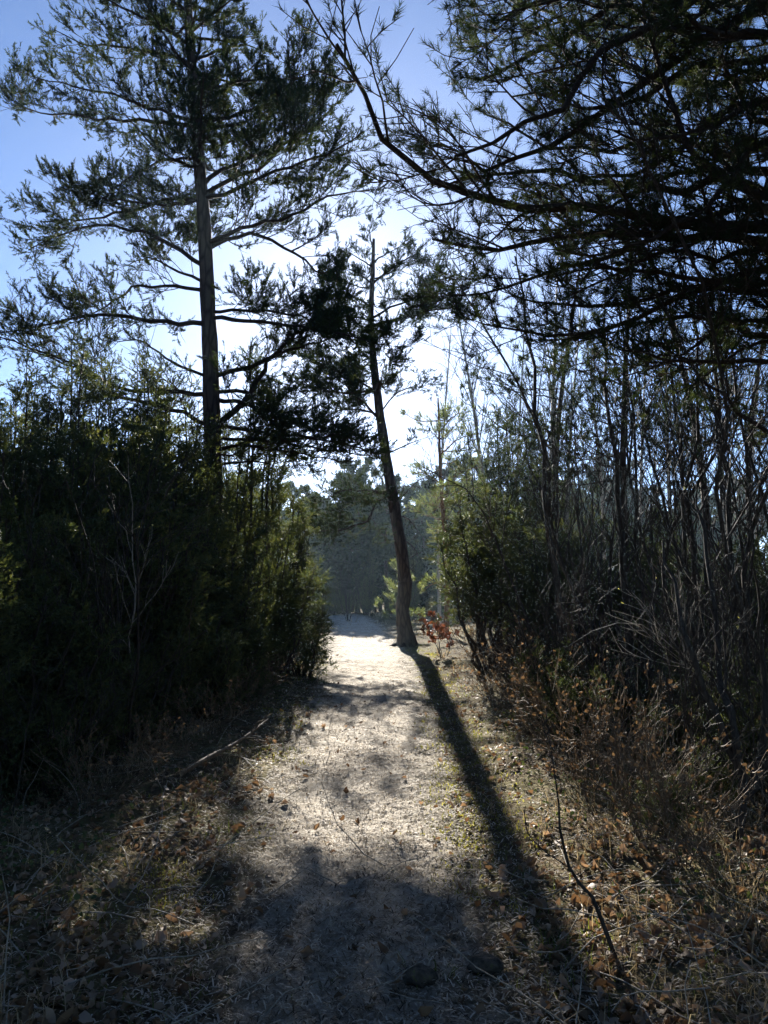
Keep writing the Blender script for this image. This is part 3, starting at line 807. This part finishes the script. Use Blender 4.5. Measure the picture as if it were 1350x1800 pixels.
for k, a in enumerate(sorted(((1080, 8.0, 0.9, 2), (1200, 7.0, 0.9, 2), (1290, 6.0, 0.9, 2), (1000, 9.4, 0.9, 2), (935, 11, 0.7, 2), (1350, 5.2, 0.8, 2), (1180, 5.6, 0.8, 2)))):
    shrub(*a, ORD[k] + ' low tangled bare shrub from the path at the foot of the right thicket', 'low bare shrubs on the right')
for k, a in enumerate(sorted(((110, 6.0, 1.0, 3), (300, 8.2, 1.0, 3), (200, 6.8, 1.1, 3), (390, 10.2, 1.0, 3), (20, 5.2, 1.0, 3)))):
    shrub(*a, ORD[k] + ' thin leafless bush from the left along the front of the left thicket', 'thin bare bushes on the left')
shrub(230, 7.4, 1.35, 2, 'thin bare bush in front of the dark left junipers')
B.append(bare('dry_bush', fan(12, 0.7, 0.7), 0.0045, (M['brown_leaf'], 1, 0.03, 0.9), 'brown_twig', 2.0, 0.8, 0.0, 0.6, 3, (0.4, 1.2), 0, 0.002))
for k, a in enumerate(sorted(((845, 15.5, 1.4, 4), (900, 12.5, 1.4, 4), (955, 10.5, 1.5, 4), (875, 10.2, 1.0, 4), (990, 8.2, 1.3, 4), (920, 8.2, 1.0, 4), (1060, 6.4, 1.2, 4), (830, 19, 1.4, 4), (1010, 6.2, 1.0, 4), (1120, 5.0, 1.1, 4), (1190, 4.4, 1.0, 4), (1060, 5.2, 0.8, 4), (1280, 4.0, 1.0, 4)))):
    shrub(*a, ORD[k] + ' tan dry bush from the path along the right verge', 'dry bushes on the right verge')
for k, a in enumerate(sorted(((440, 10.0, 0.8, 4), (370, 8.0, 0.8, 4), (480, 12.5, 0.8, 4), (290, 6.4, 0.7, 4), (180, 5.4, 0.8, 4)))):
    shrub(*a, ORD[k] + ' tan dry bush from the left along the left verge', 'dry bushes on the left verge')
# bare bush in the clearing
bb = bare('bare_shrub', fan(9, 4.6, 1.9), 0.018, None, 'twig', 0.9, 0.8, 0.2, 0.45, 5, (0.3, 0.9))
c = at(612, 1090, 42); place(bb, (c[0], 42, terrain(c[0], 42)), 0.3, 0.95, 'grey leafless bush at the far side of the clearing', 'shrub')
reseed(109)
# copper leaved sapling
cs = bare('beech_sapling', fan(6, 1.0, 0.65), 0.010, (M['copper'], 7, 0.08, 0.6), 'twig', 1.3, 0.8)
c = gnd(768, 1158); place(cs, (c[0] + 0.15, c[1], terrain(c[0], c[1])), 0, 1.0, 'small sapling with rusty red dead leaves beside the curved pine', 'sapling')

reseed(110)
# birches and bare trees far right
def bare_tree(h, r, m='birch'):
    st = [[np.array([0, 0, -0.05]), np.array([0.03 * h * rng.normal(), 0, h * 0.4]), np.array([0.05 * h * rng.normal(), 0.04 * h * rng.normal(), h])]]
    root = empty('birch_tree')
    w, tw = Buf(), Buf()
    P1 = resample(st[0], 16)[None]
    tubes(w, P1, taper(1, 16, r, 0.012), 8, None, 0.04)
    w.build('trunk', M[m], root, True)
    P2, t2, _ = grow(P1, 34, 0.22, 1.0, lambda t, l: h * 0.26 * (1.15 - 0.95 * t), (0.35, 0.65), 0.45, 0.06, 8, 1.0, 0.05)
    tubes(tw, P2, taper(len(P2), 8, 0.3 * r * (1.1 - 0.8 * t2), 0.004), 4)
    P3, t3, _ = grow(P2, np.maximum(3, lens(P2) / 0.16).astype(int), 0.15, 1.0, lambda t, l: np.clip(l * 0.4, 0.2, 0.8), (0.35, 0.8), 0.2, 0.1, 6, 1.0, -0.02)
    tubes(tw, P3, taper(len(P3), 6, 0.006, 0.004), 3)
    tw.build('crown', M['twig'], root, True)
    return remember(root)
BT = [bare_tree(11, 0.065), bare_tree(13, 0.13), bare_tree(9, 0.07)]
BTH = (11, 13, 9)
def birch(px, Y, top, v, label, group=None):
    p = at(px, 1040, Y); s = (at(px, top, Y)[2]) / BTH[v]
    return place(BT[v], (p[0], Y, terrain(p[0], Y)), rng.uniform(0, 6.28), s, label, 'birch tree', group)
birch(772, 33, 560, 0, 'bare pale birch rising right of the curved pine against the glare')
for k, a in enumerate(sorted(((845, 30, 480, 2), (975, 24, 420, 1), (1060, 27, 480, 0), (1280, 19, 430, 1), (1190, 24, 500, 2), (915, 36, 520, 0), (1130, 33, 520, 0), (1340, 22, 480, 2), (1010, 18, 520, 2), (1240, 15, 470, 2)))):
    birch(*a, ORD[k] + ' slender bare birch from the path behind the right thicket', 'birches behind the right thicket')

reseed(111)
# dark thin stems of the right thicket, drawn as they stand
def stem_tree(pts, Y, r, label, name='sapling', m='twig', d2=1.0, d3=1.0, len2=0.4, buds=0.0, dY=0.0, ang=(0.3, 0.8)):
    base = gnd(*pts[0]); 
    n = len(pts)
    w = [np.array([base[0], base[1], terrain(base[0], base[1])])] + [at(px, py, base[1] + dY * k / n) for k, (px, py) in enumerate(pts)][1:]
    o = w[0].copy()
    t = bare(name, [[q - o for q in w]], r, None, m, d2, d3, 0.2, len2, 7, ang, buds)
    t.location = o
    return tag(t, label, 'sapling')
stem_tree([(1003, 1245), (985, 1080), (962, 880), (945, 700), (925, 560), (905, 450)], 0, 0.055, 'straight dark trunk crossing the right thicket beside the juniper', d2=0.6, len2=0.25)
stem_tree([(1125, 1270), (1100, 1080), (1085, 860), (1068, 700), (1060, 560)], 0, 0.06, 'thick dark upright trunk in the middle of the right thicket', d2=0.6, len2=0.25)
stem_tree([(1215, 1290), (1230, 1080), (1215, 900), (1190, 740), (1175, 600)], 0, 0.05, 'dark trunk bowing left in the right thicket', d2=0.6, len2=0.25)
stem_tree([(870, 1190), (878, 1110), (880, 1050), (888, 960)], 0, 0.045, 'short forked dark stem in front of the broad juniper', d2=0.8, len2=0.3)

reseed(112)
# near sapling with three rising stems on the right
b0 = gnd(1298, 1512)
fork = at(1312, 1395, b0[1])
o = np.array([b0[0], b0[1], terrain(b0[0], b0[1])])
def q(px, py, dy=0.0): return at(px, py, b0[1] + dy) - o
sap = bare('sapling', [[np.zeros(3), q(1295, 1470), q(1312, 1395), q(1285, 1320), q(1240, 1220), q(1205, 1110), (q(1165, 950, 0.5))],
                       [q(1312, 1395), q(1335, 1340), q(1345, 1260), q(1340, 1150), q(1325, 1000, -0.3)],
                       [q(1312, 1398), q(1345, 1350), q(1390, 1280), q(1430, 1150, 0.3)],
                       [q(1300, 1360), q(1290, 1270), q(1265, 1180, 0.3), q(1255, 1050, 0.5), q(1225, 850, 0.9)]], 0.03, None, 'twig', 0.6, 0.6, 0.2, 0.35, 8, (0.3, 0.8), 0.06)
sap.location = o
tag(sap, 'near dark sapling forking into several stems at the right edge', 'sapling')
stem_tree([(1082, 1700), (1045, 1585), (1010, 1540), (985, 1470), (980, 1400), (968, 1310)], 0, 0.010, 'thin crooked bare sapling leaning over the leaves at right', d2=0.9, d3=0.6, len2=0.45, buds=0.15)
# pale arching twig across the right thicket
a0 = gnd(1340, 1420)
arch = stem_tree([(1345, 1430), (1290, 1240), (1200, 1150), (1120, 1095), (1060, 1105), (1000, 1135)], 0, 0.010, 'pale leafless branch arching left over the dark right undergrowth', m='pale_twig', d2=1.1, d3=0.8, len2=0.5, buds=0.2, ang=(0.4, 0.9))
lsap = stem_tree([(225, 1330), (230, 1150), (235, 950), (225, 800)], 0, 0.012, 'thin pale shoot standing against the left junipers', m='pale_twig', d2=0.9, len2=0.35, buds=0.25)

reseed(113)
# ------------------------------------------------------------------ fallen branch and stones
fb = empty('fallen_branch', gnd(400, 1345))
o = np.array(fb.location)
pts = [gnd(312, 1392) + [0, 0, .13], gnd(365, 1365) + [0, 0, .16], gnd(420, 1330) + [0, 0, .15], gnd(470, 1298) + [0, 0, .2]]
w = Buf(); P1 = (resample(pts, 10) - o)[None]; tubes(w, P1, taper(1, 10, 0.024, 0.012), 7, None, 0.06)
P2, t2, _ = grow(P1, 7, 0.4, 1.0, lambda t, l: 0.3 + 0 * t, (0.4, 0.9), 0.35, 0.15, 5)
w.build('limb', M['brown_twig'], fb, True)
for p2 in P2:
    w = Buf(); tubes(w, p2[None], taper(1, 5, 0.008, 0.004), 4); w.build('twig', M['brown_twig'], fb, True)
tag(fb, 'fallen bare branch lying along the left edge of the path', 'branch')
import bmesh
def stone(px, py, s, label):
    bm = bmesh.new(); bmesh.ops.create_icosphere(bm, subdivisions=4, radius=1.0)
    for v in bm.verts:
        c_ = v.co
        k_ = 1 + 0.16 * wob(c_.x * 2, c_.y * 2 + c_.z, 1.0, s * 9) + 0.10 * wob(c_.x + c_.z, c_.y * 2, 3.1, s * 5) + 0.03 * wob(c_.x * 3, c_.z * 3 + c_.y, 4.0)
        v.co = c_ * k_; v.co.z *= 0.62
    me = bpy.data.meshes.new('stone'); bm.to_mesh(me); bm.free()
    for p in me.polygons: p.use_smooth = True
    me.materials.append(M['stone'])
    g = gnd(px, py); o_ = link('stone', me)
    o_.location = (g[0], g[1], terrain(g[0], g[1]) + crest(g[0], g[1]) + 0.3 * s); o_.scale = (s * 1.15, s * 0.95, s)
    return tag(o_, label, 'stone')
stone(738, 1722, 0.062, 'dark mossy stone half sunk in the shaded path')
stone(852, 1702, 0.068, 'dark rounded stone among sunlit leaves at the path edge')

reseed(114)
# ------------------------------------------------------------------ litter, grass, moss
def scatter(n, y0, y1, xw=0.62, pw=1.0):
    y = y0 * (y1 / y0) ** rng.random(n)
    x = rng.uniform(-1, 1, n) * (xw * y + 0.8)
    return x, y
def off_path(x, y): return np.abs(x - path_c(y)) - path_h(y)
def on_ground(x, y, dz=0.0): return np.stack([x, y, terrain(x, y) + crest(x, y) + dz], -1)
def flat_dir(n, lift=0.25):
    a = rng.uniform(0, 6.283, n)
    return unit(np.stack([np.cos(a), np.sin(a), rng.normal(0.1, lift, n)], -1))
UPN = np.array([0, 0, 1.0])

# leaves: the largest near ones one by one on the ground, the rest as stuff
x, y = scatter(900, 2.3, 4.6)
d_ = off_path(x, y); keep = rng.random(len(x)) < np.where(d_ > 0.0, 0.8, 0.06); x, y = x[keep][:260], y[keep][:260]
LM = []
for k in range(8):
    b = Buf(); leaves(b, np.zeros((1, 3)), np.array([[1.0, 0, 0]]), 0.068, 1.2, UPN)
    LM.append(b.mesh('fallen_leaf', M['dead_leaf'], True))
    LM[-1].attributes['rnd'].data.foreach_set('value', np.full(15, 0.25 + 0.75 * (k + 0.5) / 8, np.float32))
for k in range(len(x)):
    o_ = link('fallen_leaf', LM[k % 8], ground)
    o_.location = (x[k], y[k], float(terrain(x[k], y[k]) + crest(x[k], y[k])) + rng.uniform(0.012, 0.03))
    o_.rotation_euler = (rng.normal(0, 0.35), rng.normal(0, 0.35), rng.uniform(0, 6.28))
    o_.scale = (rng.uniform(0.6, 1.2),) * 3
x, y = scatter(25000, 2.2, 20)
d_ = off_path(x, y); keep = rng.random(len(x)) < np.clip(0.05 + 0.75 * (d_ + 0.2) / 0.5, 0.07, 0.85) * (0.35 + 0.65 * (wob(x, y, 1.4, 3) > -0.25))
x, y = x[keep], y[keep]
b = Buf(); leaves(b, on_ground(x, y, 0.012), flat_dir(len(x), 0.3), 0.05, 1.2, UPN, 4)
tag(b.build('leaf_litter', M['dead_leaf'], None, True), 'brown fallen leaves strewn over the forest floor', 'leaves', kind='stuff')

def straw(n, y0, y1, ln, w, lift, m, name, label, dens, cat, xw=0.62):
    x, y = scatter(n, y0, y1, xw)
    keep = rng.random(n) < dens(x, y); x, y = x[keep], y[keep]; k = len(x)
    p = on_ground(x, y, 0.008); d = flat_dir(k, lift)
    d[:, 2] = np.abs(d[:, 2])
    L = ln * rng.uniform(0.4, 1.3, k); W = w * np.maximum(1, y / 6)
    sd_ = unit(np.cross(d, UPN)) * W[:, None] / 2
    m_ = p + d * (L * 0.5)[:, None] + np.array([0, 0, 0.004]); e = p + d * L[:, None] - np.array([0, 0, 1.0]) * (L * 0.08)[:, None]
    V = np.stack([p - sd_, p + sd_, m_ - sd_, m_ + sd_, e], 1)
    i = np.arange(k * 5).reshape(k, 5)
    bb_ = Buf(); bb_.add(V.reshape(-1, 3), f4=i[:, [0, 1, 3, 2]], f3=i[:, [2, 3, 4]], r=np.repeat(rng.random(k), 5))
    return tag(bb_.build(name, m, None), label, cat, kind='stuff')
straw(110000, 2.2, 14, 0.045, 0.0058, 0.28, M['litter'], 'needle_litter', 'dry needles and straw bits covering the path', lambda x, y: np.where(off_path(x, y) < 0.3, 1.0, 0.35), 'litter', 0.5)

def tufts(n, y0, y1, blades, ln, w, m, name, label, dens, cat, lean=0.6, spread=0.07):
    x, y = scatter(n, y0, y1)
    keep = rng.random(n) < dens(x, y); x, y = x[keep], y[keep]
    k = len(x) * blades
    x = np.repeat(x, blades) + rng.normal(0, spread, k); y = np.repeat(y, blades) + rng.normal(0, spread, k)
    sc = np.repeat(rng.uniform(0.5, 1.3, len(x) // blades), blades)
    p = on_ground(x, y, -0.005)
    a = rng.uniform(0, 6.283, k); l = np.abs(rng.normal(0, lean, k))
    h = np.stack([np.cos(a), np.sin(a), 0 * a], -1)
    d0 = unit(UPN + h * l[:, None] * 0.6); d1 = unit(d0 + h * (0.5 + l[:, None]) * 0.9 - UPN * 0.15); d2 = unit(d1 + h * 0.7 - UPN * 0.5 * rng.random((k, 1)))
    L = ln * sc * rng.uniform(0.5, 1.3, k) / 3
    W = w * np.maximum(1, y / 7)
    sd_ = unit(np.cross(h, UPN) + 0.3 * rng.standard_normal((k, 3))) * W[:, None] / 2
    p1 = p + d0 * L[:, None]; p2 = p1 + d1 * L[:, None]; p3 = p2 + d2 * L[:, None]
    V = np.stack([p - sd_, p + sd_, p1 - sd_ * .9, p1 + sd_ * .9, p2 - sd_ * .6, p2 + sd_ * .6, p3], 1)
    i = np.arange(k * 7).reshape(k, 7)
    bb_ = Buf(); bb_.add(V.reshape(-1, 3), f4=np.concatenate([i[:, [0, 1, 3, 2]], i[:, [2, 3, 5, 4]]]), f3=i[:, [4, 5, 6]], r=np.repeat(rng.random(k), 7))
    return tag(bb_.build(name, m, None), label, cat, kind='stuff')
tufts(1700, 2.4, 30, 12, 0.24, 0.004, M['straw'], 'dry_grass', 'dry straw coloured grass on both verges of the path', lambda x, y: np.clip((off_path(x, y) - 0.1) * 1.3, 0, 0.9), 'grass', 0.9)
tufts(1500, 2.6, 26, 10, 0.10, 0.005, M['grass'], 'green_grass', 'short green grass growing at the path edges', lambda x, y: np.where((off_path(x, y) > -0.05) & (off_path(x, y) < 0.9), 0.6, 0.05) * (wob(x, y, 1.0, 5) > 0), 'grass', 0.7)
tufts(9000, 4.0, 24, 12, 0.045, 0.007, M['moss'], 'moss', 'yellow green moss patches along the path verge', lambda x, y: np.where((off_path(x, y) > -0.22) & (off_path(x, y) < 0.45), 0.95, 0.02) * (wob(x, y, 1.2, 1) > np.where(x > path_c(y), -0.3, 0.2)), 'moss', 0.6, 0.06)
tufts(1800, 26, 60, 5, 0.30, 0.005, M['straw'], 'clearing_grass', 'pale dry grass covering the far clearing', lambda x, y: np.clip((off_path(x, y) + 0.6), 0.1, 0.9), 'grass', 0.8, 0.3)

reseed(115)
# low leafy ground cover
x, y = scatter(1000, 3.6, 14)
d_ = off_path(x, y); keep = (d_ > 0.55) & (rng.random(len(x)) < 0.7) & (wob(x, y, 1.3, 7) > -0.1); x, y = x[keep], y[keep]
b = Buf(); n_ = len(x)
xx = np.repeat(x, 16) + rng.normal(0, 0.08, n_ * 16); yy = np.repeat(y, 16) + rng.normal(0, 0.08, n_ * 16)
leaves(b, on_ground(xx, yy) + np.stack([0 * xx, 0 * xx, rng.uniform(0.03, 0.2, len(xx))], -1), flat_dir(len(xx), 0.5), 0.028, 0.3, None, 4)
tag(b.build('ground_cover', M['low_leaf'], None, True), 'low dark leafy ground cover under the thickets', 'plants', kind='stuff')

reseed(116)
# loose thin twigs on the ground
x, y = scatter(900, 2.4, 16)
d_ = off_path(x, y); keep = rng.random(len(x)) < np.where(d_ > 0.1, 0.75, 0.12); x, y = x[keep], y[keep]; n_ = len(x)
d = flat_dir(n_, 0.35); d[:, 2] = np.abs(d[:, 2]); L = rng.uniform(0.15, 0.8, n_)
P1 = np.zeros((n_, 6, 3)); P1[:, 0] = on_ground(x, y, 0.02)
for k in range(1, 6):
    d = unit(d + 0.22 * rng.standard_normal((n_, 3)) * [1, 1, 0.6]); P1[:, k] = P1[:, k - 1] + d * (L / 5)[:, None]
P1[:, :, 2] = np.maximum(P1[:, :, 2], terrain(P1[:, :, 0], P1[:, :, 1]) + 0.006)
b = Buf(); tubes(b, P1, taper(n_, 6, 0.0035, 0.0018), 4)
tag(b.build('dead_twigs', M['pale_twig'], None, True), 'thin dry twigs scattered over the verges', 'twigs', kind='stuff')

# ------------------------------------------------------------------ haze
HAZE = 0.0006
if HAZE:
    me = bpy.data.meshes.new('haze')
    x0, x1, y0, y1, z0, z1 = -195, 195, -65, 225, -2, 17
    vs = [(x, y, z) for x in (x0, x1) for y in (y0, y1) for z in (z0, z1)]
    me.from_pydata(vs, [], [(0, 1, 3, 2), (4, 6, 7, 5), (0, 4, 5, 1), (2, 3, 7, 6), (0, 2, 6, 4), (1, 5, 7, 3)])
    hm = bpy.data.materials.new('haze'); hm.use_nodes = True
    nt = hm.node_tree; nt.nodes.clear()
    out = nt.nodes.new('ShaderNodeOutputMaterial'); pv = nt.nodes.new('ShaderNodeVolumePrincipled')
    pv.inputs['Color'].default_value = (0.6, 0.82, 0.97, 1); pv.inputs['Density'].default_value = HAZE
    pv.inputs['Anisotropy'].default_value = 0.3
    nt.links.new(pv.outputs[0], out.inputs['Volume'])
    me.materials.append(hm)
    tag(link('haze', me), 'thin pale haze filling the air of the clearing', 'haze', kind='stuff')
print('TRIS', sum(len(m.loops) - 2 * len(m.polygons) for m in bpy.data.meshes), 'OBJ', len(bpy.data.objects))
